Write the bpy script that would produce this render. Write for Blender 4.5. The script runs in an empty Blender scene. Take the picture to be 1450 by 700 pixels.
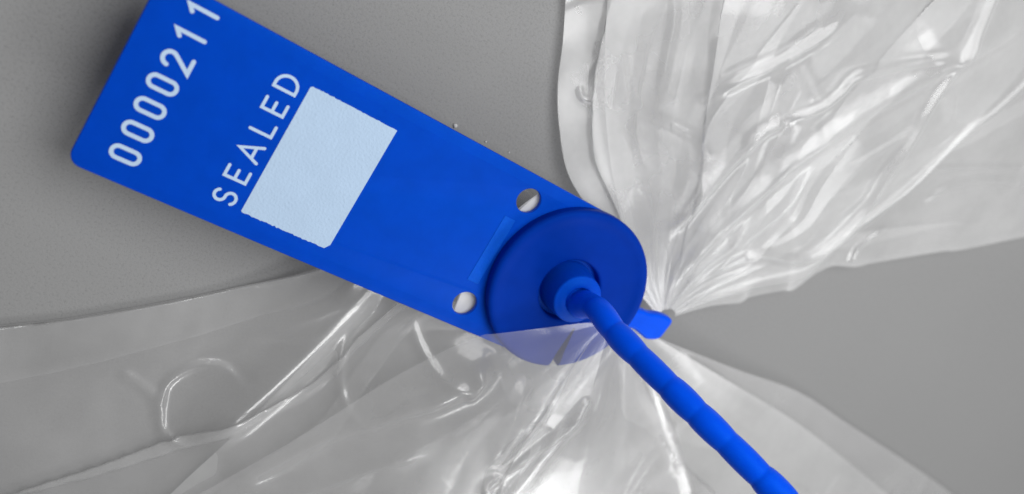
import bpy, bmesh, math
import numpy as np
from mathutils import Matrix, Vector

# ------------------------------------------------------------------ camera, world, lights
sc = bpy.context.scene
C = sc.collection
MM = 0.001
SLOPE = math.radians(3.0)          # the tag rests on its free end and rises to the head lying on the gathered bag
TAG_Z = 9.0
FPX, IW, IH = 1387.6, 1450.0, 700.0
# rotation tag frame -> camera frame (x right, y down, z forward), camera position in the tag frame (mm)
rv = np.array([3.2590, 0.8497, 0.7722]); th = np.linalg.norm(rv); k = rv/th
K = np.array([[0,-k[2],k[1]],[k[2],0,-k[0]],[-k[1],k[0],0]])
R_TC = np.eye(3)+math.sin(th)*K+(1-math.cos(th))*K@K
CAM_T = -R_TC.T@np.array([-54.1797,-10.3291,118.8961])
R_TW = np.array([[math.cos(SLOPE),0,-math.sin(SLOPE)],[0,1,0],[math.sin(SLOPE),0,math.cos(SLOPE)]])
O_TW = np.array([0,0,TAG_Z])
CAM_W = R_TW@CAM_T+O_TW
R_CW = R_TW@R_TC.T                  # camera frame -> world

def tag2w(p): return np.atleast_2d(np.asarray(p,float))@R_TW.T+O_TW
def ray(px):
    px = np.atleast_2d(np.asarray(px,float))
    d = np.stack([(px[:,0]-IW/2)/FPX,(px[:,1]-IH/2)/FPX,np.ones(len(px))],1)
    return d@R_CW.T
def at_z(px, z):                    # point of the pixel's ray at height z (mm) above the table
    d = ray(px); z = np.broadcast_to(np.asarray(z,float),(len(d),))
    s = (z-CAM_W[2])/d[:,2]
    return CAM_W+d*s[:,None]
def at_depth(px, D): return CAM_W+ray(px)*np.asarray(D,float).reshape(-1,1)

cam = bpy.data.cameras.new('camera'); cam.sensor_width = 36; cam.sensor_fit = 'HORIZONTAL'
cam.lens = 36*FPX/IW; cam.clip_start = 0.005; cam.clip_end = 20
co = bpy.data.objects.new('camera', cam); C.objects.link(co)
m = Matrix.Identity(4)
for j,col in enumerate((R_CW[:,0],-R_CW[:,1],-R_CW[:,2])):
    for i in range(3): m[i][j] = col[i]
for i in range(3): m[i][3] = CAM_W[i]*MM
co.matrix_world = m
cam.dof.use_dof = True; cam.dof.focus_distance = 0.138; cam.dof.aperture_fstop = 16
sc.camera = co

w = bpy.data.worlds.new('World'); sc.world = w; w.use_nodes = True
w.node_tree.nodes['Background'].inputs[0].default_value = (1,1,1,1)
w.node_tree.nodes['Background'].inputs[1].default_value = 0.24

def area(name, loc, target, size, power, size_y=None):
    L = bpy.data.lights.new(name,'AREA'); L.energy = power; L.size = size
    if size_y: L.shape = 'RECTANGLE'; L.size_y = size_y
    o = bpy.data.objects.new(name,L); C.objects.link(o); o.location = loc
    o.rotation_euler = (Vector(target)-Vector(loc)).to_track_quat('-Z','Y').to_euler(); return o
area('window_light', (0.50,-0.36,0.40), (0.06,-0.01,0), 0.26, 1.15, 0.15)
area('window_light', (0.58,-0.12,0.47), (0.09,0.01,0), 0.24, 0.60, 0.15)
area('desk_lamp', (0.088,0.118,0.21), (0.09,0.03,0), 0.19, 0.50)

sc.view_settings.view_transform = 'Standard'; sc.view_settings.look = 'None'
sc.view_settings.exposure = 0.0; sc.view_settings.gamma = 1.0; sc.view_settings.use_curve_mapping = False
sc.render.engine = 'CYCLES'
sc.cycles.transparent_max_bounces = 48; sc.cycles.max_bounces = 8
sc.cycles.transmission_bounces = 12; sc.cycles.diffuse_bounces = 5; sc.cycles.glossy_bounces = 5
sc.cycles.caustics_reflective = False; sc.cycles.caustics_refractive = False

# ------------------------------------------------------------------ materials
def mat(name):
    mt = bpy.data.materials.new(name); mt.use_nodes = True
    return mt, mt.node_tree.nodes, mt.node_tree.links
def noise(N, scale, detail=4, rough=0.5):
    n = N.new('ShaderNodeTexNoise'); n.inputs['Scale'].default_value = scale
    n.inputs['Detail'].default_value = detail; n.inputs['Roughness'].default_value = rough; return n
def ramp(N, stops):
    r = N.new('ShaderNodeValToRGB'); e = r.color_ramp.elements
    for i,(p,c) in enumerate(stops):
        x = e[i] if i < 2 else e.new(p)
        x.position = p; x.color = (*c,1)
    return r
def plastic(name, col, rough=0.42, sss=0.0, var=0.06, bump=0.05, tint=None, spec=0.3):
    mt,N,L = mat(name); b = N['Principled BSDF']; tc = N.new('ShaderNodeTexCoord')
    n = noise(N, 260, 5, 0.6); L.new(tc.outputs['Object'], n.inputs['Vector'])
    r = ramp(N, [(0.3,tuple(c*(1-var) for c in col)),(0.7,tuple(min(1,c*(1+var)) for c in col))])
    L.new(n.outputs['Fac'], r.inputs[0]); L.new(r.outputs[0], b.inputs['Base Color'])
    b.inputs['Roughness'].default_value = rough; b.inputs['Specular IOR Level'].default_value = spec
    b.inputs['Specular Tint'].default_value = (*(tint or (1,1,1)),1)
    b.inputs['Subsurface Weight'].default_value = sss; b.inputs['Subsurface Radius'].default_value = (.2,.5,1)
    b.inputs['Subsurface Scale'].default_value = 0.0012
    n2 = noise(N, 2600, 3); L.new(tc.outputs['Object'], n2.inputs['Vector'])
    bp = N.new('ShaderNodeBump'); bp.inputs['Strength'].default_value = bump; bp.inputs['Distance'].default_value = 0.0002
    L.new(n2.outputs['Fac'], bp.inputs['Height']); L.new(bp.outputs[0], b.inputs['Normal'])
    return mt
BLUE = plastic('blue_plastic', (0.0008,0.055,0.50), 0.45, 0.25, tint=(0.03,0.35,1))
BLUE_LIT = plastic('blue_plastic_lit', (0.0009,0.082,0.80), 0.42, 0.3, tint=(0.03,0.35,1))  # same plastic as the plate; brighter light on the tail painted into its colour
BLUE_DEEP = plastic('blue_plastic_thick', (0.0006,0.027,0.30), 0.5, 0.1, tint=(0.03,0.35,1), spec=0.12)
BLUE_PALE = plastic('blue_plastic_frosted', (0.003,0.082,0.58), 0.6, 0.2, 0.12, 0.2, tint=(0.1,0.45,1))
PRINT = plastic('white_print', (0.46,0.60,0.78), 0.6, 0, 0.05, 0.15)
PANEL = plastic('matt_write_on_print', (0.435,0.57,0.74), 0.75, 0, 0.025, 0.5)

def table_mat():
    mt,N,L = mat('grey_board'); b = N['Principled BSDF']; tc = N.new('ShaderNodeTexCoord')
    n = noise(N, 2400, 4, 0.6); L.new(tc.outputs['Object'], n.inputs['Vector'])
    n0 = noise(N, 25, 3); L.new(tc.outputs['Object'], n0.inputs['Vector'])
    mx = N.new('ShaderNodeMath'); mx.operation = 'MULTIPLY_ADD'; mx.inputs[1].default_value = 0.25
    L.new(n0.outputs['Fac'], mx.inputs[0]); L.new(n.outputs['Fac'], mx.inputs[2])
    ng = noise(N, 5200, 2, 0.6); L.new(tc.outputs['Object'], ng.inputs['Vector'])
    m3 = N.new('ShaderNodeMath'); m3.operation = 'MULTIPLY_ADD'; m3.inputs[1].default_value = 0.7; L.new(ng.outputs['Fac'], m3.inputs[0]); L.new(mx.outputs[0], m3.inputs[2]); mx = m3
    r = ramp(N, [(0.6,(.210,.210,.210)),(1.3*0.75,(.282,.282,.282))])
    L.new(mx.outputs[0], r.inputs[0]); L.new(r.outputs[0], b.inputs['Base Color'])
    b.inputs['Roughness'].default_value = 0.75; b.inputs['Specular IOR Level'].default_value = 0.2
    bp = N.new('ShaderNodeBump'); bp.inputs['Strength'].default_value = 0.25; bp.inputs['Distance'].default_value = 0.0003
    L.new(n.outputs['Fac'], bp.inputs['Height']); L.new(bp.outputs[0], b.inputs['Normal'])
    return mt
TABLE = table_mat()

def film_mat(name, haze, gloss, rough, bumpd=0.00025):
    """clear polythene: see-through, a little milky, mirror-like by Fresnel"""
    mt,N,L = mat(name); N.remove(N['Principled BSDF']); out = N['Material Output']
    tc = N.new('ShaderNodeTexCoord')
    n = noise(N, 180, 5, 0.55); L.new(tc.outputs['Object'], n.inputs['Vector'])
    bp = N.new('ShaderNodeBump'); bp.inputs['Strength'].default_value = 0.1; bp.inputs['Distance'].default_value = bumpd
    L.new(n.outputs['Fac'], bp.inputs['Height'])
    tr = N.new('ShaderNodeBsdfTransparent'); tr.inputs[0].default_value = (.985,.985,.985,1)
    di = N.new('ShaderNodeBsdfDiffuse'); di.inputs[0].default_value = (.96,.96,.96,1)
    tl = N.new('ShaderNodeBsdfTranslucent'); tl.inputs[0].default_value = (.96,.96,.96,1)
    mh = N.new('ShaderNodeMixShader'); mh.inputs[0].default_value = 0.35
    L.new(di.outputs[0], mh.inputs[1]); L.new(tl.outputs[0], mh.inputs[2])
    lw = N.new('ShaderNodeLayerWeight'); lw.inputs['Blend'].default_value = 0.5
    # milky share: more where the film is seen edge-on, and uneven
    n2 = noise(N, 60, 4, 0.6); L.new(tc.outputs['Object'], n2.inputs['Vector'])
    mr = N.new('ShaderNodeMapRange'); mr.inputs[1].default_value = .3; mr.inputs[2].default_value = .7
    mr.inputs[3].default_value = haze*0.7; mr.inputs[4].default_value = haze*1.3
    L.new(n2.outputs['Fac'], mr.inputs[0])
    ma = N.new('ShaderNodeMath'); ma.operation = 'MULTIPLY_ADD'; ma.inputs[1].default_value = haze*1.6; ma.use_clamp = True
    pw = N.new('ShaderNodeMath'); pw.operation = 'POWER'; pw.inputs[1].default_value = 2.0
    L.new(lw.outputs['Facing'], pw.inputs[0]); L.new(pw.outputs[0], ma.inputs[0]); L.new(mr.outputs[0], ma.inputs[2])
    m1 = N.new('ShaderNodeMixShader'); L.new(ma.outputs[0], m1.inputs[0]); L.new(tr.outputs[0], m1.inputs[1]); L.new(mh.outputs[0], m1.inputs[2])
    gl = N.new('ShaderNodeBsdfGlossy'); gl.inputs['Roughness'].default_value = rough; L.new(bp.outputs[0], gl.inputs['Normal'])
    # Schlick Fresnel, the same from both sides of the film
    l2 = N.new('ShaderNodeLayerWeight'); l2.inputs['Blend'].default_value = 0.5; L.new(bp.outputs[0], l2.inputs['Normal'])
    p5 = N.new('ShaderNodeMath'); p5.operation = 'POWER'; p5.inputs[1].default_value = 5.0; L.new(l2.outputs['Facing'], p5.inputs[0])
    gm = N.new('ShaderNodeMath'); gm.operation = 'MULTIPLY_ADD'; gm.inputs[1].default_value = 0.55; gm.inputs[2].default_value = gloss; gm.use_clamp = True
    L.new(p5.outputs[0], gm.inputs[0])
    g2 = N.new('ShaderNodeBsdfGlossy'); g2.inputs['Roughness'].default_value = 0.36
    mg = N.new('ShaderNodeMixShader'); mg.inputs[0].default_value = 0.5; L.new(gl.outputs[0], mg.inputs[1]); L.new(g2.outputs[0], mg.inputs[2])
    m2 = N.new('ShaderNodeMixShader'); L.new(gm.outputs[0], m2.inputs[0]); L.new(m1.outputs[0], m2.inputs[1]); L.new(mg.outputs[0], m2.inputs[2])
    L.new(m2.outputs[0], out.inputs['Surface'])
    return mt
FILM = film_mat('clear_polythene', 0.155, 0.12, 0.125)
FILM_MILKY = film_mat('creased_polythene', 0.25, 0.11, 0.18)
FILM_MOUTH = film_mat('crinkled_polythene', 0.26, 0.09, 0.13)
FILM_LAP = film_mat('lapped_polythene', 0.15, 0.10, 0.18)
FILM_TUCK = film_mat('bunched_polythene', 0.7, 0.04, 0.3)

# ------------------------------------------------------------------ helpers
def link(name, me, mt, parent=None):
    o = bpy.data.objects.new(name, me); C.objects.link(o)
    if mt: me.materials.append(mt)
    if parent: o.parent = parent
    return o
def empty(name, loc=(0,0,0)):
    o = bpy.data.objects.new(name,None); C.objects.link(o); o.location = loc; o.empty_display_size = 0.01; return o
def smooth(me, ang=35):
    me.shade_smooth(); me.set_sharp_from_angle(angle=math.radians(ang))
def grid_mesh(name, P, close_u=False):
    """P (n,m,3) in mm -> mesh in metres"""
    n,mm_ = P.shape[:2]; V = (P.reshape(-1,3)*MM)
    i = np.arange(n if close_u else n-1)[:,None]; j = np.arange(mm_-1)[None,:]
    a = i*mm_+j; b = ((i+1)%n)*mm_+j
    F = np.stack([a,b,b+1,a+1],-1).reshape(-1,4)
    me = bpy.data.meshes.new(name); me.from_pydata(V.tolist(),[],F.tolist()); me.update(); me.shade_smooth(); return me
def curve_plate(name, loops, z0, z1, bev=0.2, res=3):
    """flat plate from closed outlines (mm), holes as further loops, rounded edges"""
    cu = bpy.data.curves.new(name,'CURVE'); cu.dimensions = '2D'; cu.fill_mode = 'BOTH'
    for lp in loops:
        s = cu.splines.new('POLY'); s.points.add(len(lp)-1); s.use_cyclic_u = True
        for p,(x,y) in zip(s.points,lp): p.co = (x*MM,y*MM,0,1)
    h = (z1-z0)/2
    cu.extrude = (h-bev)*MM; cu.bevel_depth = bev*MM; cu.bevel_resolution = res; cu.offset = -bev*MM
    t = bpy.data.objects.new('t',cu); C.objects.link(t)
    me = bpy.data.meshes.new_from_object(t.evaluated_get(bpy.context.evaluated_depsgraph_get()))
    bpy.data.objects.remove(t); bpy.data.curves.remove(cu)
    me.name = name; me.transform(Matrix.Translation((0,0,(z0+h)*MM))); me.materials.clear(); smooth(me,40); return me
def circle(cx,cy,r,n=48,a0=0,a1=2*math.pi):
    return [(cx+r*math.cos(a0+(a1-a0)*i/n),cy+r*math.sin(a0+(a1-a0)*i/n)) for i in range(n)]
def catmull(pts, n):
    p = np.asarray(pts,float); p = np.vstack([2*p[0]-p[1],p,2*p[-1]-p[-2]]); out = []
    for i in range(1,len(p)-2):
        t = np.linspace(0,1,n,endpoint=False)[:,None]; a,b,c,d = p[i-1:i+3]
        out.append(0.5*(2*b+(c-a)*t+(2*a-5*b+4*c-d)*t**2+(3*b-a-3*c+d)*t**3))
    out.append(p[-2:-1]); return np.vstack(out)
def resample(p, step):
    d = np.r_[0,np.cumsum(np.linalg.norm(np.diff(p,axis=0),axis=1))]
    s = np.arange(0,d[-1],step); return np.stack([np.interp(s,d,p[:,i]) for i in range(3)],1), s
def tube(name, path, rad, nseg=24, flat=None):
    """swept round bar along path (mm), radius array; flat = squash factor across the last frame axis"""
    T = np.gradient(path,axis=0); T /= np.linalg.norm(T,axis=1)[:,None]
    N = np.zeros_like(T); n = np.cross(T[0],[0.3,0.2,1.0]); n /= np.linalg.norm(n)
    for i in range(len(T)):
        n = n-T[i]*(n@T[i]); n /= np.linalg.norm(n); N[i] = n
    B = np.cross(T,N); a = np.linspace(0,2*np.pi,nseg,endpoint=False)
    f = 1.0 if flat is None else flat
    P = path[None]+rad[None,:,None]*(np.cos(a)[:,None,None]*N[None]+f*np.sin(a)[:,None,None]*B[None])
    me = grid_mesh(name, P, close_u=True)
    bm = bmesh.new(); bm.from_mesh(me); bmesh.ops.holes_fill(bm, edges=[e for e in bm.edges if e.is_boundary], sides=0)
    bmesh.ops.recalc_face_normals(bm, faces=bm.faces); bm.to_mesh(me); bm.free(); smooth(me,50); return me
def lathe(name, prof, cx, cy, n=96):
    a = np.linspace(0,2*np.pi,n,endpoint=False); pr = np.asarray(prof,float)
    P = np.stack([cx+np.cos(a)[:,None]*pr[None,:,0], cy+np.sin(a)[:,None]*pr[None,:,0], np.broadcast_to(pr[None,:,1],(n,len(pr)))],-1)
    me = grid_mesh(name, P, close_u=True)
    bm = bmesh.new(); bm.from_mesh(me); bmesh.ops.remove_doubles(bm, verts=bm.verts, dist=1e-7); bmesh.ops.recalc_face_normals(bm, faces=bm.faces); bm.to_mesh(me); bm.free(); smooth(me,38); return me

# ------------------------------------------------------------------ the setting: grey board
bm = bmesh.new(); bmesh.ops.create_grid(bm, x_segments=40, y_segments=40, size=3.0)
me = bpy.data.meshes.new('table_surface'); bm.to_mesh(me); bm.free()
tb = link('table_surface', me, TABLE); tb['kind'] = 'structure'

# ------------------------------------------------------------------ the seal
seal = empty('security_seal')
mw = Matrix.Identity(4)
for i in range(3):
    for j in range(3): mw[i][j] = R_TW[i][j]
    mw[i][3] = O_TW[i]*MM
seal.matrix_world = mw
seal['label'] = 'blue plastic security seal tag with white number and beaded tail, cinched on the clear bag'
seal['category'] = 'security seal'
W = 26.0; UC, VC, HR = 71.0, 13.0, 13.25
# plate outline: rounded free corners, round head, mould slit in the head
ol = []
def corner(cx,cy,r,a0,a1,n=8): return [(cx+r*math.cos(a0+(a1-a0)*i/n),cy+r*math.sin(a0+(a1-a0)*i/n)) for i in range(n+1)]
ol += corner(1.7,1.7,1.7,math.pi*1.5,math.pi,8)
ol += corner(1.7,W-1.7,1.7,math.pi,math.pi/2,8)
def head_pt(a,r=HR): return (UC+r*math.cos(a), VC+r*math.sin(a))
ol += [(64,W)]
HR2 = HR-0.25
def head_arc(r, a0, a1, n): return [head_pt(a0+(a1-a0)*i/n, r) for i in range(n+1)]
ol += head_arc(HR2, math.radians(94), math.radians(-94), 80)
ol += [(64,0)]
hole_u = 57.5
plate = link('tag_plate', curve_plate('tag_plate',[ol, circle(hole_u,VC+9.1,1.9,40), circle(hole_u,VC-9.1,1.9,40)],-0.8,0.0,0.18), BLUE, seal)
# housing: round lock body with dished face, slit through its wall
def housing():
    prof = [(12.2,-1.1),(13.0,-0.9),(13.15,0.0),(13.2,1.5)]
    for i in range(7):
        a = i/6*math.pi/2; prof.append((12.45+0.75*math.cos(a),1.55+0.75*math.sin(a)))
    prof += [(12.0,2.28),(11.6,2.17),(11.1,2.04),(10.4,1.98),(8,1.96),(6,1.95),(5.5,1.93)]
    for i in range(1,6):
        a = i/5*math.pi/2; prof.append((5.5-0.5*math.sin(a),1.43+0.5*math.cos(a)))
    prof += [(4.95,0.5),(4.8,-1.0),(3.0,-1.1)]
    prof = [(r,z*0.82 if z > 0 else z) for r,z in prof]
    return lathe('housing', prof+[prof[0]], UC, VC, 128)
def cut(o):
    """tapered mould slit through the lower rim of the head"""
    me = bpy.data.meshes.new('w'); p = [(75.35,7.9),(75.65,7.9),(77.3,-2),(75.0,-2)]
    me.from_pydata([(x*MM,y*MM,z*MM) for z in (-3,5) for x,y in p],[],[(3,2,1,0),(4,5,6,7),(0,1,5,4),(1,2,6,5),(2,3,7,6),(3,0,4,7)])
    bm = bmesh.new(); bm.from_mesh(me); bmesh.ops.recalc_face_normals(bm, faces=bm.faces); bm.to_mesh(me); bm.free()
    t = bpy.data.objects.new('w',me); C.objects.link(t); t.matrix_world = seal.matrix_world
    bpy.context.view_layer.update()
    md = o.modifiers.new('cut','BOOLEAN'); md.object = t; md.solver = 'EXACT'
    bpy.context.view_layer.update()
    r = bpy.data.meshes.new_from_object(o.evaluated_get(bpy.context.evaluated_depsgraph_get()))
    o.modifiers.clear(); old = o.data; nm = old.name; o.data = r; bpy.data.meshes.remove(old); r.name = nm; smooth(r,38)
    bpy.data.objects.remove(t); bpy.data.meshes.remove(me)
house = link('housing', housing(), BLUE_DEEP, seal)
cut(house); cut(plate)
# collar standing in the bore
cprof = [(4.75,-1.0),(4.5,-0.6),(4.25,0.4),(4.1,2.0),(3.98,3.6),(3.9,4.4)]
for i in range(1,7):
    a = i/6*math.pi/2; cprof.append((3.5+0.40*math.cos(a),4.4+0.36*math.sin(a)))
cprof += [(3.0,4.98),(2.6,5.08),(2.25,5.08),(2.02,4.9),(1.95,4.4),(1.9,2.0)]
col_o = link('collar', lathe('collar',cprof,UC,VC,72), BLUE, seal)
# bar moulded between the holes
link('raised_bar', curve_plate('raised_bar',[[(55.6,7.5),(57.6,7.5),(57.3,18.6),(55.4,18.6)]],-0.3,0.06,0.055,3), BLUE_PALE, seal)
# matt write-on panel with ragged short edges and one cut corner
rng = np.random.default_rng(4)
u1,u2,v1,v2 = 21.53,34.57,3.10,22.30
edge = [(u1,v1+0.15),(u1+0.15,v1)]+[(u,v1+rng.normal(0,0.045)) for u in np.linspace(u1+.4,u2-.9,40)]+[(u2-0.55,v1),(u2,v1+0.75)]
edge += [(u2,v2-0.02)]+[(u,v2+rng.normal(0,0.03)) for u in np.linspace(u2-.4,u1+.5,40)]+[(u1+0.3,v2),(u1,v2-.25)]
link('write_on_panel', curve_plate('write_on_panel',[edge],-0.05,0.035,0.012,1), PANEL, seal)

# lettering: single-stroke glyphs with round ends; glyph x -> tag v, glyph y -> tag -u
def arc(cx,cy,rx,ry,a0,a1,n=14): return [(cx+rx*math.cos(math.radians(a0+(a1-a0)*i/n)),cy+ry*math.sin(math.radians(a0+(a1-a0)*i/n))) for i in range(n+1)]
def obround(w,h):
    r = w/2; return arc(r,h-r,r,r,180,0)+arc(r,r,r,r,0,-180)+[(0,h-r)]
G = {
 '0': [obround(1.55,3.45)],
 '1': [[(-0.15,2.85),(0.55,3.45),(0.55,0)]],
 '2': [arc(0.85,2.6,0.85,0.85,175,-35,16)+[(0,0),(1.75,0)]],
 'S': [arc(0.78,2.17,0.72,0.73,25,90,5)+arc(0.78,2.17,0.72,0.73,90,250,9)[1:]+arc(0.78,0.74,0.78,0.74,70,-90,10)+arc(0.78,0.74,0.78,0.74,-90,-155,5)[1:]],
 'E': [[(1.5,2.9),(0,2.9),(0,0),(1.5,0)],[(0,1.5),(1.3,1.5)]],
 'A': [[(0,0),(1.15,2.9),(2.3,0)],[(0.36,0.9),(1.94,0.9)]],
 'L': [[(0,2.9),(0,0),(1.45,0)]],
 'D': [[(0,0),(0,2.9)]+arc(0.55,1.45,1.35,1.45,90,-90,14)+[(0,0)]],
}
def glyph(ch, hw, thick=0.06):
    """flat raised strokes: union of capsule ribbons, slightly stepped so no two faces share a plane"""
    bm = bmesh.new(); nz = 0
    for st in G[ch]:
        p = np.asarray(st,float); closed = np.allclose(p[0],p[-1])
        q = [p[0]]
        for x in p[1:]:
            if np.linalg.norm(x-q[-1]) > 1e-6: q.append(x)
        p = np.asarray(q); n = len(p)
        if closed: p = p[:-1]; n -= 1
        # offset with mitred joins
        L_,R_ = [],[]
        for i in range(n):
            a = p[i-1] if (i > 0 or closed) else None; b = p[(i+1)%n] if (i < n-1 or closed) else None
            d1 = (p[i]-a)/np.linalg.norm(p[i]-a) if a is not None else None
            d2 = (b-p[i])/np.linalg.norm(b-p[i]) if b is not None else None
            if d1 is None: d1 = d2
            if d2 is None: d2 = d1
            n1 = np.array([-d1[1],d1[0]]); n2 = np.array([-d2[1],d2[0]]); mt_ = n1+n2; mt_ /= np.linalg.norm(mt_)
            s = hw/max(0.45,mt_@n1); L_.append(p[i]+mt_*s); R_.append(p[i]-mt_*s)
        zt = thick+nz*0.004; nz += 1
        if closed:
            outl = None
            k_ = n
            vs = [[bm.verts.new((x[0],x[1],z)) for x in A] for A,z in ((L_,0),(L_,zt),(R_,zt),(R_,0))]
            for i in range(k_):
                j = (i+1)%k_
                for r_ in range(3): bm.faces.new((vs[r_][i],vs[r_][j],vs[r_+1][j],vs[r_+1][i]))
        else:
            d0 = (p[0]-p[1])/np.linalg.norm(p[0]-p[1]); d1 = (p[-1]-p[-2])/np.linalg.norm(p[-1]-p[-2])
            def cap(c,d):
                t0 = math.atan2(d[1],d[0]); return [c+hw*np.array([math.cos(t0+t),math.sin(t0+t)]) for t in np.linspace(-math.pi/2,math.pi/2,9)[1:-1]]
            poly = L_+cap(p[-1],d1)[::-1]+R_[::-1]+cap(p[0],d0)[::-1]
            # ribbon quads keep concave shapes valid
            vs = [[bm.verts.new((x[0],x[1],z)) for x in A] for A,z in ((L_,0),(L_,zt),(R_,zt),(R_,0))]
            for i in range(n-1):
                for r_ in range(3): bm.faces.new((vs[r_][i],vs[r_][i+1],vs[r_+1][i+1],vs[r_+1][i]))
            for c,d,idx in ((p[0],d0,0),(p[-1],d1,-1)):
                cp = cap(c,d)
                if np.linalg.norm(cp[0]-L_[idx]) > np.linalg.norm(cp[-1]-L_[idx]): cp = cp[::-1]
                tv = [bm.verts.new((x[0],x[1],zt)) for x in cp]; bv = [bm.verts.new((x[0],x[1],0)) for x in cp]
                T_ = [vs[1][idx]]+tv+[vs[2][idx]]; B_ = [vs[0][idx]]+bv+[vs[3][idx]]
                bm.faces.new(T_)
                for i in range(len(T_)-1): bm.faces.new((T_[i],T_[i+1],B_[i+1],B_[i]))
    bmesh.ops.recalc_face_normals(bm, faces=bm.faces)
    for v in bm.verts: x,y,z = v.co; v.co = (-y*MM, x*MM, z*MM)      # glyph frame -> tag frame
    me = bpy.data.meshes.new('glyph_'+ch); bm.to_mesh(me); bm.free(); me.materials.append(PRINT); return me
gcache = {}
def put(ch, name, v, u_base, hw):
    if ch not in gcache: gcache[ch] = glyph(ch, hw)
    o = bpy.data.objects.new(name, gcache[ch]); C.objects.link(o); o.parent = seal; o.location = (u_base*MM, v*MM, -0.01*MM)
for ch,v in zip('0000211',(3.1,6.48,9.83,13.15,16.4,20.4,23.72)): put(ch,'digit',v,7.4 if ch == '0' else 7.62,0.27)
for ch,v in zip('SEALED',(3.35,6.8,9.88,13.85,16.95,20.15)): put(ch,'letter',v,20.25,0.21)

# tail: beaded bar rising out of the collar, over the head and away
w2t = lambda P: (np.asarray(P)-O_TW)@R_TW     # world mm -> tag mm
tpx = np.array([(845,437),(871,470),(915,515),(963.5,562.5),(1028.5,626),(1099,696),(1180,775),(1260,850)],float)
tdp = [142.5,139.5,136,133,130.5,128.5,127,126]
tp = w2t(at_depth(tpx,tdp))
tp = np.vstack([[UC,VC,0.5],[UC+.1,VC-.05,2.6],[UC+.75,VC-.25,4.7],tp])
path,s = resample(catmull(tp,24),0.16)
first = 9.0; pitch = 5.55
x = (s-first)/pitch+0.07*np.sin(s*.41); fr = x-np.floor(x)
bead = np.clip(np.sin(np.pi*np.clip(fr*0.94+0.03,0,1)),0,1)**0.36*(1.0-0.15*fr)
gr = np.interp(s,[0,60],[1.0,1.06]); hv_ = 0.34+0.09*np.sin(np.floor(x)*2.3)
rad = np.where(s > first-0.4, (1.58+hv_*bead)*gr, np.interp(s,[0,4,7,first],[2.3,2.3,2.0,1.72]))
rad = np.convolve(np.pad(rad,2,'edge'),np.ones(3)/3,'same')[2:-2]
link('tail', tube('tail',path,rad,28), BLUE_LIT, seal)
# the stretch of tail that leaves the underside of the head, bends down and closes the loop round the neck
def at_tag(px, zt):
    d = ray(px)@R_TW; o = (CAM_W-O_TW)@R_TW; k_ = (zt-o[2])/d[:,2]; return (o+d*k_[:,None])[:,:2]
st = at_tag([(845,425),(880,430),(908,437),(918,441),(934,443),(949,451),(941,465),(930,477),(914,478),(905,472),(895,464),(880,461),(840,452)],-1.9)
stub = curve_plate('strap_end',[list(map(tuple,catmull(np.c_[st,0*st[:,:1]],5)[:,:2]))],-2.9,-0.95,0.55,4)
link('strap_end', stub, BLUE_LIT, seal)
lp = w2t(np.vstack([at_z([(840,425)],6.0),at_z([(880,442)],4.6),at_z([(902,452)],4.0),at_z([(912,458)],3.2),at_z([(905,460)],2.2),at_z([(880,455)],2.0),at_z([(840,450)],2.2),at_z([(815,445)],4.0),at_z([(822,440)],6.0)]))
path,s = resample(catmull(lp,16),0.2)
link('neck_loop', tube('neck_loop',path,1.6+0.1*np.sin(s*1.13+0.6),24), BLUE_LIT, seal)

# ------------------------------------------------------------------ noise for the film
def hash2(ix,iy,seed):
    h = (ix.astype(np.int64)*374761393+iy.astype(np.int64)*668265263+seed*2147483647)&0xffffffff
    h = ((h^(h>>13))*1274126177)&0xffffffff; h = (h^(h>>16))&0xffffffff
    return h/4294967296.0*2*np.pi
def perlin(x,y,seed=0):
    ix = np.floor(x); iy = np.floor(y); fx = x-ix; fy = y-iy; u = fx**3*(fx*(fx*6-15)+10); v = fy**3*(fy*(fy*6-15)+10)
    def gdot(dx,dy):
        a = hash2(ix+dx,iy+dy,seed); return np.cos(a)*(fx-dx)+np.sin(a)*(fy-dy)
    return (gdot(0,0)*(1-u)+gdot(1,0)*u)*(1-v)+(gdot(0,1)*(1-u)+gdot(1,1)*u)*v
def ridged(x,y,seed,octv=3,gain=.5):
    r = 0; a = 1
    for o in range(octv): r = r+a*(0.35-np.abs(perlin(x*2**o,y*2**o,seed+o*17))); a *= gain
    return r
def facets(x,y,seed):
    """piecewise-flat random relief: planes meeting in sharp straight creases"""
    ix = np.floor(x); iy = np.floor(y); fx = x-ix; fy = y-iy
    hv = lambda dx,dy: hash2(ix+dx,iy+dy,seed)/np.pi-1
    a,b,c,d = hv(0,0),hv(1,0),hv(0,1),hv(1,1); flip = hash2(ix,iy,seed+77) > np.pi
    n1 = np.where(fx > fy, a+(b-a)*fx+(d-b)*fy, a+(c-a)*fy+(d-c)*fx)
    g = 1-fx
    n2 = np.where(g > fy, b+(a-b)*g+(c-a)*fy, b+(d-b)*fy+(c-d)*g)
    return np.where(flip,n1,n2)
def blur(z,n):
    for ax in (0,1):
        for _ in range(n):
            p = np.pad(z,[(1,1) if k_ == ax else (0,0) for k_ in (0,1)],'edge')
            z = (p[:-2]+2*p[1:-1]+p[2:])/4 if ax == 0 else (p[:,:-2]+2*p[:,1:-1]+p[:,2:])/4
    return z
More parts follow.
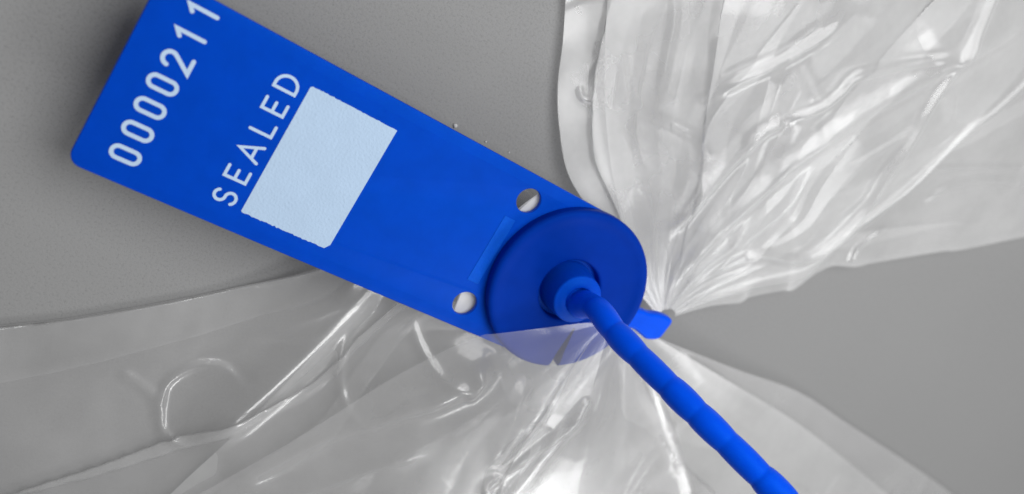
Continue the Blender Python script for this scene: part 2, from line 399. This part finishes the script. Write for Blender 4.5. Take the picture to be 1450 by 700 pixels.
def seg_dist(X,Y,poly):
    d = np.full(X.shape,1e9); side = np.zeros(X.shape); par = np.zeros(X.shape)
    n = len(poly)-1
    for i in range(n):
        a = poly[i]; b = poly[i+1]; ab = b-a; L2 = ab@ab
        t = np.clip(((X-a[0])*ab[0]+(Y-a[1])*ab[1])/L2,0,1)
        ex = X-a[0]-t*ab[0]; ey = Y-a[1]-t*ab[1]; dd = np.hypot(ex,ey); mk = dd < d
        d = np.where(mk,dd,d); side = np.where(mk,np.sign(ab[0]*ey-ab[1]*ex),side); par = np.where(mk,(i+t)/n,par)
    return d,side,par

class Fan:
    """film panel spreading from a gathered centre between two traced edges"""
    def __init__(s, centre, edgeA, edgeB, r0, r1):
        s.c = centre; s.r0 = r0; s.r1 = r1
        def pol(e):
            p = np.vstack([at_z([(a,b)],z) for a,b,z in e]); d = p[:,:2]-s.c[:2]
            p = catmull(np.c_[d,p[:,2]],10); r = np.hypot(p[:,0],p[:,1]); t = np.unwrap(np.arctan2(p[:,1],p[:,0]))
            o = np.argsort(r); return r[o],t[o],p[o,2]
        s.A = pol(edgeA); s.B = pol(edgeB)
        rm = min(s.A[0][-1],s.B[0][-1],r1)*0.8        # the panel takes the shorter way round between its edges
        k_ = round((np.interp(rm,s.A[0],s.A[1])-np.interp(rm,s.B[0],s.B[1]))/(2*np.pi))
        s.B = (s.B[0],s.B[1]+2*np.pi*k_,s.B[2])
    def base(s, ns, nr, power=1.6):
        q = np.linspace(0,1,nr); r = s.r0+(s.r1-s.r0)*q**power
        tA = np.interp(r,s.A[0],s.A[1]); tB = np.interp(r,s.B[0],s.B[1])
        zA = np.interp(r,s.A[0],s.A[2]); zB = np.interp(r,s.B[0],s.B[2])
        return r,tA,tB,zA,zB

bag = empty('plastic_bag', tuple(at_z([(890,452)],0)[0]*MM))
bag['label'] = 'clear crinkled polythene bag gathered at the neck, lying on the grey surface'
bag['category'] = 'plastic bag'
bag.location = (0,0,0)

def tri(x): return 2/np.pi*np.arcsin(np.sin(x)*0.985)

def tents(X, Y, rng, n, fan, tA, tB, size, tang):
    """straight sharp creases: tent-shaped ridges and valleys, mostly running away from the gather"""
    z = np.zeros_like(X)
    lo,hi = min(tA.min(),tB.min()),max(tA.max(),tB.max())
    for i in range(n):
        rr = rng.uniform(12,95)**1.0; t = rng.uniform(lo,hi); c = fan.c[:2]+rr*np.array([math.cos(t),math.sin(t)])
        a = t+(rng.normal(0,0.22) if rng.random() < 0.7 else rng.uniform(-1.4,1.4))
        w_ = rng.uniform(0.35,1.0)*size*(0.35+rr/80); L_ = rng.uniform(3,9)*w_
        d = (X-c[0])*-math.sin(a)+(Y-c[1])*math.cos(a); p = (X-c[0])*math.cos(a)+(Y-c[1])*math.sin(a)
        k1 = rng.uniform(0.6,1.7); d = np.where(d > 0,d*k1,-d/k1)
        d = np.sqrt(d*d+0.04)
        taper = np.clip(1-np.abs(p/L_)**1.4,0,1)
        z += rng.choice([1,1,-1])*math.tan(math.radians(rng.uniform(*tang)))*w_*np.clip(taper-d/w_,0,None)
    return z

def panel(name, fan, ns, nr, seed, height, fold_n, fold_amp, lat, crumple, sgn=1, ridges=(), zmin=0.3, hem=0.0, soft=2, fine=1.0, srange=(0,1), film=None, ntent=0, tsize=8, tang=(3,8), pleats=0, pw=(1.5,6)):
    r,tA,tB,zA,zB = fan.base(ns,nr)
    S0 = np.linspace(-hem,1,ns)[:,None]; S = np.where(S0 < 0,-S0,np.where(S0 > 1,2-S0,S0)); back = np.clip(np.maximum(-S0,S0-1)/max(hem,1e-3),0,1)
    S = srange[0]+(srange[1]-srange[0])*S; Rr = r[None,:]+0*S; q = ((Rr-fan.r0)/(fan.r1-fan.r0))
    lr = np.log(Rr/fan.r0)
    edge = np.clip(4*S*(1-S),0,1)+0*Rr; e2 = np.clip(edge*4,0,1)
    # gathered film: flat radial facets, wandering and merging, with finer ones near the gather
    dz = 0; ds = 0*Rr
    sw = S+0.5/fold_n*perlin(S*fold_n*.45+3.1,0*S+.5,seed+1)          # facets of unequal width
    for o,(n,amp,ry) in enumerate(((fold_n,1.0,1.2),(fold_n*2.3,.40,1.5),(fold_n*5.1,.08,2.2))):
        w_mm = Rr*np.abs(tB-tA)[None,:]/n
        A = np.minimum(fold_amp*amp, w_mm*0.16)*(fine if o else 1)
        skew = (0.0,.6,-.8)[o]
        dz = dz+A*facets(sw*n+skew*q+.37*o,q**.8*ry+.29*o+seed*.13,seed+o*31)
    dz = blur(dz,soft)
    z = zA[None]*(1-S)+zB[None]*S+height(S,q,Rr)*edge**0.85-0.8*np.minimum(back*4,1)*np.clip(Rr/30,0,1)
    # crossing creases and crumple
    cx = S*np.abs(tB-tA)[None]*Rr; cy = Rr
    z = z+sgn*e2*dz
    for sc_,am,asp in crumple:
        g_ = np.clip(.5+1.5*perlin(cx/sc_/3,cy/sc_/3,seed+300),0,1.5)
        z = z+e2*am*g_*ridged(cx/sc_,cy/(sc_*asp),seed+200+int(sc_*7),3)
    Sp = S+0*Rr
    if pleats:      # flat pleats: the film doubles back on itself and runs on, three layers deep
        rg = np.random.default_rng(seed+900)
        c_ = np.sort((np.arange(pleats)+rg.uniform(.15,.85,pleats))/pleats*0.94+0.03)
        wmm = rg.uniform(pw[0],pw[1],pleats); ra = rg.uniform(6,60,pleats)*(rg.random(pleats) < .5); rb = rg.uniform(60,220,pleats); drift = rg.normal(0,.05,pleats); sg = rg.choice([-1,1],pleats)
        dzp = np.zeros_like(Sp); s0 = np.clip(S0[:,0],0,1)
        for j,rj in enumerate(r):
            span = abs(tB[j]-tA[j])*rj
            wj = wmm/span*np.clip((rj-ra)/18+.02,0,1)*np.clip((rb-rj)/40,0,1)*min(1,rj/28); wj = np.minimum(wj,0.42/pleats)
            cj = np.clip(c_+drift*np.log(rj/20),0.03,.97); cj = np.maximum.accumulate(cj)
            kx = [0.]; ka = [0.]; kz = [0.]; x_ = 0.; last = 0.; lev = 0.
            for i in range(pleats):
                lo_ = max(cj[i]-wj[i]/2,last+1e-4); hi_ = lo_+wj[i]
                x_ += hi_-last; kx.append(x_); ka.append(hi_); kz.append(0.)
                x_ += wj[i]; kx.append(x_); ka.append(lo_); kz.append(sg[i]*0.22)
                last = lo_
            x_ += 1-last; kx.append(x_); ka.append(1.); kz.append(0.)
            kx = np.asarray(kx)/x_
            Sp[:,j] = np.where((S0[:,0] < 0)|(S0[:,0] > 1),S[:,0],np.interp(s0,kx,ka)); dzp[:,j] = np.interp(s0,kx,kz)
        z = z+e2*dzp*np.clip(Rr/15,0,1)
    th_ = tA[None]+(tB-tA)[None]*Sp+e2*ds/np.maximum(Rr,6)
    X = fan.c[0]+Rr*np.cos(th_); Y = fan.c[1]+Rr*np.sin(th_)
    if ntent: z = z+e2*tents(X,Y,np.random.default_rng(seed),ntent,fan,tA,tB,tsize,tang)
    for pts,zr,amp,wl,wr,ends in ridges:
        pl = at_z(catmull(pts,8),zr)[:,:2]
        d,side,par = seg_dist(X,Y,pl); wd = np.where(side > 0,wl,wr)
        fade = np.clip(par/ends[0],0,1)*np.clip((1-par)/ends[1],0,1); fade = fade*fade*(3-2*fade)
        z = z+amp*fade*np.exp(-(d/wd)**2)
    z = np.maximum(z,zmin+0.15*perlin(cx/4,cy/4,seed+5))
    return link(name, grid_mesh(name,np.stack([X,Y,z],-1)), film or FILM, bag)

# ---- body of the bag, fanning out to the left and towards the viewer
NB = at_z([(884,452)],6)[0]
body = Fan(NB, [(872,445,5),(820,370,5),(750,272,5),(660,268,4),(560,310,3),(500,350,2.5),(440,383,2),(330,408,.8),(230,428,.6),(100,450,.6),(0,461,.6),(-150,480,.6),(-400,500,.6)],
               [(892,458,5),(915,470,5),(940,482,4.5),(1040,522,2.5),(1130,555,1.5),(1200,600,1),(1300,665,.8),(1400,735,.8),(1600,860,1),(1900,1050,1)], 2.5, 150)
RID = [ # traced creases: pixel polyline, height, amplitude, width left, width right, end fades
 ([(580,350),(512,422),(450,492),(380,565),(320,622),(258,676)],7, 3.0,4.0,4.6,(.25,.25)),
 ([(690,478),(640,520),(560,560),(480,605),(400,655),(320,708)],7, 2.2,2.6,3.6,(.15,.1)),
 ([(580,445),(588,480),(612,512),(660,527)],7, 0.5,.7,.8,(.2,.2)),
 ([(655,486),(660,505),(655,527),(640,540)],7, 0.96,1.2,1.2,(.2,.2)),
 ([(497,470),(487,510),(483,555),(500,584),(530,590)],6, 0.5,.7,.8,(.2,.2)),
 ([(352,553),(318,533),(275,535),(238,560),(229,600),(236,630),(276,645)],4, .7,.65,.65,(.15,.15)),
 ([(165,535),(205,560),(232,588)],3, 0.60,1.,1.,(.2,.2)),
 ([(680,640),(690,600),(720,540),(740,500)],7, 0.78,1.4,1.6,(.3,.3)),
 ([(690,640),(672,660),(678,685)],7, 0.66,.8,.9,(.2,.2)),
 ([(905,500),(930,560),(965,640),(985,720)],7, 1.20,2.,1.6,(.2,.1)),
 ([(800,520),(760,570),(720,640),(660,720)],7, 0.84,1.8,1.6,(.2,.1)),
 ([(800,518),(775,548),(730,600),(690,645)],8, .7,.8,.8,(.1,.2)),
 ([(135,515),(122,580),(108,655)],3, -.2,1.,1.,(.2,.2)),
 ([(300,700),(420,690),(520,640),(600,600)],5, .9,1.6,1.2,(.2,.2)),
 ([(960,500),(1010,545),(1060,585),(1130,640)],5, 0.60,1.3,1.3,(.3,.3)),
]
hb = lambda S,q,R: 7.5*np.sin(np.pi*np.clip(S*0.9+0.05,0,1))*np.clip(R/25,0,1)*np.interp(R,[0,40,90,160],[1,1.15,.75,.5])
panel('body_film', body, 420, 420, 11, hb, 6, 1.5, 0, [], 1, RID, ntent=4, tsize=8, pleats=3, pw=(1.5,5), soft=2, fine=.8, hem=.035, zmin=.75)
hk = lambda S,q,R: -2.0*np.clip(R/20,0,1)
panel('body_film', body, 260, 260, 23, hk, 7, 1.0, 0, [], 1, (), 0.25, ntent=6, tsize=8, pleats=4)

gus = Fan(NB, [(872,447,6),(790,425,6),(680,402,5.5),(590,395,5),(514,428,4.5),(450,496,4),(380,569,3.5),(320,627,3),(258,684,2.5),(180,760,2),(60,880,1.5)],
              [(892,458,5),(915,470,5),(945,488,4.5),(1040,545,4),(1130,600,3),(1220,670,2.5),(1340,770,2),(1500,900,1.5),(1800,1120,1)], 2.5, 140)
hg = lambda S,q,R: 2.5*np.sin(np.pi*S)*np.clip(R/25,0,1)
panel('gusset_film', gus, 260, 240, 29, hg, 4, 0.9, 0, [], 1, (), film=FILM_MILKY, soft=4, fine=.4, zmin=.5)
tuck = Fan(NB, [(878,440,7),(850,360,10),(800,285,11.0),(755,245,11.0),(700,215,10.7)],
               [(872,462,7),(820,480,9.5),(740,480,10.9),(650,462,10.9),(590,440,10.3)], 2.5, 34)
hu = lambda S,q,R: 0.15*np.sin(np.pi*S)*np.clip(R/15,0,1)
panel('tucked_film', tuck, 120, 100, 31, hu, 3, 0.2, 0, [], 1, (), film=FILM_TUCK)
hu2 = lambda S,q,R: -1.2*np.sin(np.pi*S)*np.clip(R/15,0,1)
panel('tucked_film', tuck, 120, 100, 33, hu2, 4, 0.3, 0, [], 1, (), film=FILM_TUCK)
# ---- film riding up over the lower rim of the head
NF = at_z([(862,452)],16)[0]
lapn = Fan(NF, [(850,456,16.3),(822,458,16.3),(760,466,16.2),(700,473,15.3),(683,475,14.6),(640,492,13.2),(600,512,12),(540,545,10.5),(430,615,8),(300,690,5),(100,800,2)],
               [(872,462,15.6),(885,480,15.2),(905,505,14.6),(935,560,13.6),(965,640,12),(985,720,10),(1010,800,8),(1050,950,4)], 2.5, 95)
hl = lambda S,q,R: 2.2*np.sin(np.pi*S)*np.clip(R/20,0,1)+np.interp(R,[0,8,17,30],[0.6,0.8,1.2,0])
panel('lapped_film', lapn, 300, 300, 37, hl, 3, 0.35, 0, [], 1, RID[7:12], film=FILM_LAP, pleats=1, pw=(1.5,4), soft=4, fine=.3)

# ---- mouth of the bag, ruffled, fanning out behind the head
NM = at_z([(938,452)],5)[0]
mouth = Fan(NM, [(925,440,6),(890,395,6),(850,320,5),(806,250,3),(792,180,2),(790,120,1.5),(797,60,1.5),(801,0,1.5),(806,-60,5),(815,-160,6),(830,-400,7)],
                [(948,452,5),(965,445,5),(1010,433,4.5),(1048,429,4),(1062,421,4),(1108,412,3),(1122,411,3),(1146,394,3),(1158,386,3),(1180,377,3),(1212,378,3),(1240,372,3),(1330,357,3),(1362,354,3),(1450,336,3),(1560,316,4),(1800,270,5)], 2.5, 165)
hm = lambda S,q,R: 7*np.sin(np.pi*S)*np.clip(R/45,0,1)
MR = [ # traced creases of the mouth
 ([(940,430),(1030,320),(1120,230),(1210,160),(1330,90),(1450,20)], 8, 1.1,2.4,1.4,(.15,.1)),
 ([(945,440),(1060,370),(1154,375),(1225,307),(1257,250),(1293,186),(1314,143),(1350,82),(1382,0),(1400,-60)], 8, .8,1.1,.8,(.2,.05)),
 ([(1140,430),(1200,350),(1260,300),(1321,239),(1371,182),(1404,154),(1450,107),(1500,60)], 7, .9,1.2,.8,(.2,.05)),
 ([(874,154),(930,176),(988,200),(1006,215),(1013,230)], 8, -.6,.7,.7,(.2,.15)),
 ([(1028,57),(1031,82),(1022,132),(1003,150)], 8, .7,.7,.7,(.2,.2)),
 ([(890,-20),(896,54),(903,139),(914,230)], 7, .6,.9,.7,(.1,.25)),
 ([(972,-20),(971,36),(960,89),(942,164)], 7, .6,.9,.7,(.1,.25)),
 ([(846,132),(878,82),(889,64),(894,20)], 6, .5,.7,.7,(.2,.2)),
 ([(836,130),(842,150),(868,152)], 6, .5,.6,.6,(.2,.2)),
 ([(1180,30),(1110,79),(1053,111),(1010,143)], 9, .6,.9,.8,(.1,.3)),
 ([(1110,171),(1078,193),(1031,246),(990,300),(955,350)], 9, .8,.9,1.4,(.1,.2)),
 ([(1100,175),(1154,150),(1182,129),(1204,107),(1270,92),(1350,75)], 9, .8,.8,.8,(.15,.15)),
 ([(1196,246),(1245,216),(1293,186)], 8, .6,.7,.7,(.2,.1)),
 ([(1300,240),(1370,239),(1460,241)], 6, .6,.7,.7,(.2,.05)),
 ([(1140,45),(1143,95),(1165,160),(1162,215)], 9, .4,1.3,1.1,(.2,.2)),
 ([(1215,378),(1222,350),(1262,318)], 5, .7,.8,.8,(.1,.3)),
 ([(1305,290),(1350,262),(1400,256),(1450,262)], 5, .6,1.,1.,(.2,.1)),
]
panel('mouth_film', mouth, 560, 400, 51, hm, 5, 1.7, 0, [], 1, MR, film=FILM_MOUTH, soft=1, pleats=2, pw=(2,8), zmin=1.0)
hm2 = lambda S,q,R: 3*np.sin(np.pi*S)*np.clip(R/45,0,1)
panel('mouth_film', mouth, 420, 300, 67, hm2, 6, 0.8, 0, [], 1, (), film=FILM_MOUTH, soft=1, pleats=8, pw=(2,8))
mid = Fan(NM, [(932,440,6),(905,385,6),(880,310,6),(862,210,5),(856,110,5),(860,0,6),(868,-120,7),(885,-400,8)],
              [(948,450,5),(975,436,5.5),(1060,410,6),(1140,392,6),(1195,338,7),(1290,268,8),(1385,168,8),(1450,95,8),(1560,-60,8)], 2.5, 165)
hm3 = lambda S,q,R: 5*np.sin(np.pi*S)*np.clip(R/45,0,1)
panel('ruffle_film', mid, 420, 320, 84, hm3, 4, 1.6, 0, [], 1, MR[0:3]+MR[9:12], film=FILM_MOUTH, soft=1, pleats=1, pw=(2,6), zmin=1.7)

# ---- flecks of film lying by the tag's long edge
def fleck(px, r, seed, lab):
    rg = np.random.default_rng(seed); bm = bmesh.new(); bmesh.ops.create_icosphere(bm, subdivisions=2, radius=r*MM)
    for v in bm.verts: v.co *= 1+rg.uniform(-.35,.35)
    for v in bm.verts: v.co.z *= 0.55
    me = bpy.data.meshes.new('plastic_fleck'); bm.to_mesh(me); bm.free(); me.shade_smooth()
    o = link('plastic_fleck', me, FLECK); p = at_z([px],r*0.5)[0]; o.location = p*MM
    o['label'] = lab; o['category'] = 'fleck'; o['group'] = 'flecks beside the tag'
FLECK = plastic('white_fleck', (0.6,0.6,0.6), 0.35)
fleck((645,178),0.33,1,'small white fleck beside the long blue tag edge, the largest of three')
fleck((688,201),0.16,2,'tiny white fleck beside the long blue tag edge, the middle of three')
fleck((721,216),0.14,3,'tiny white fleck beside the long blue tag edge, the one closest to the round head')
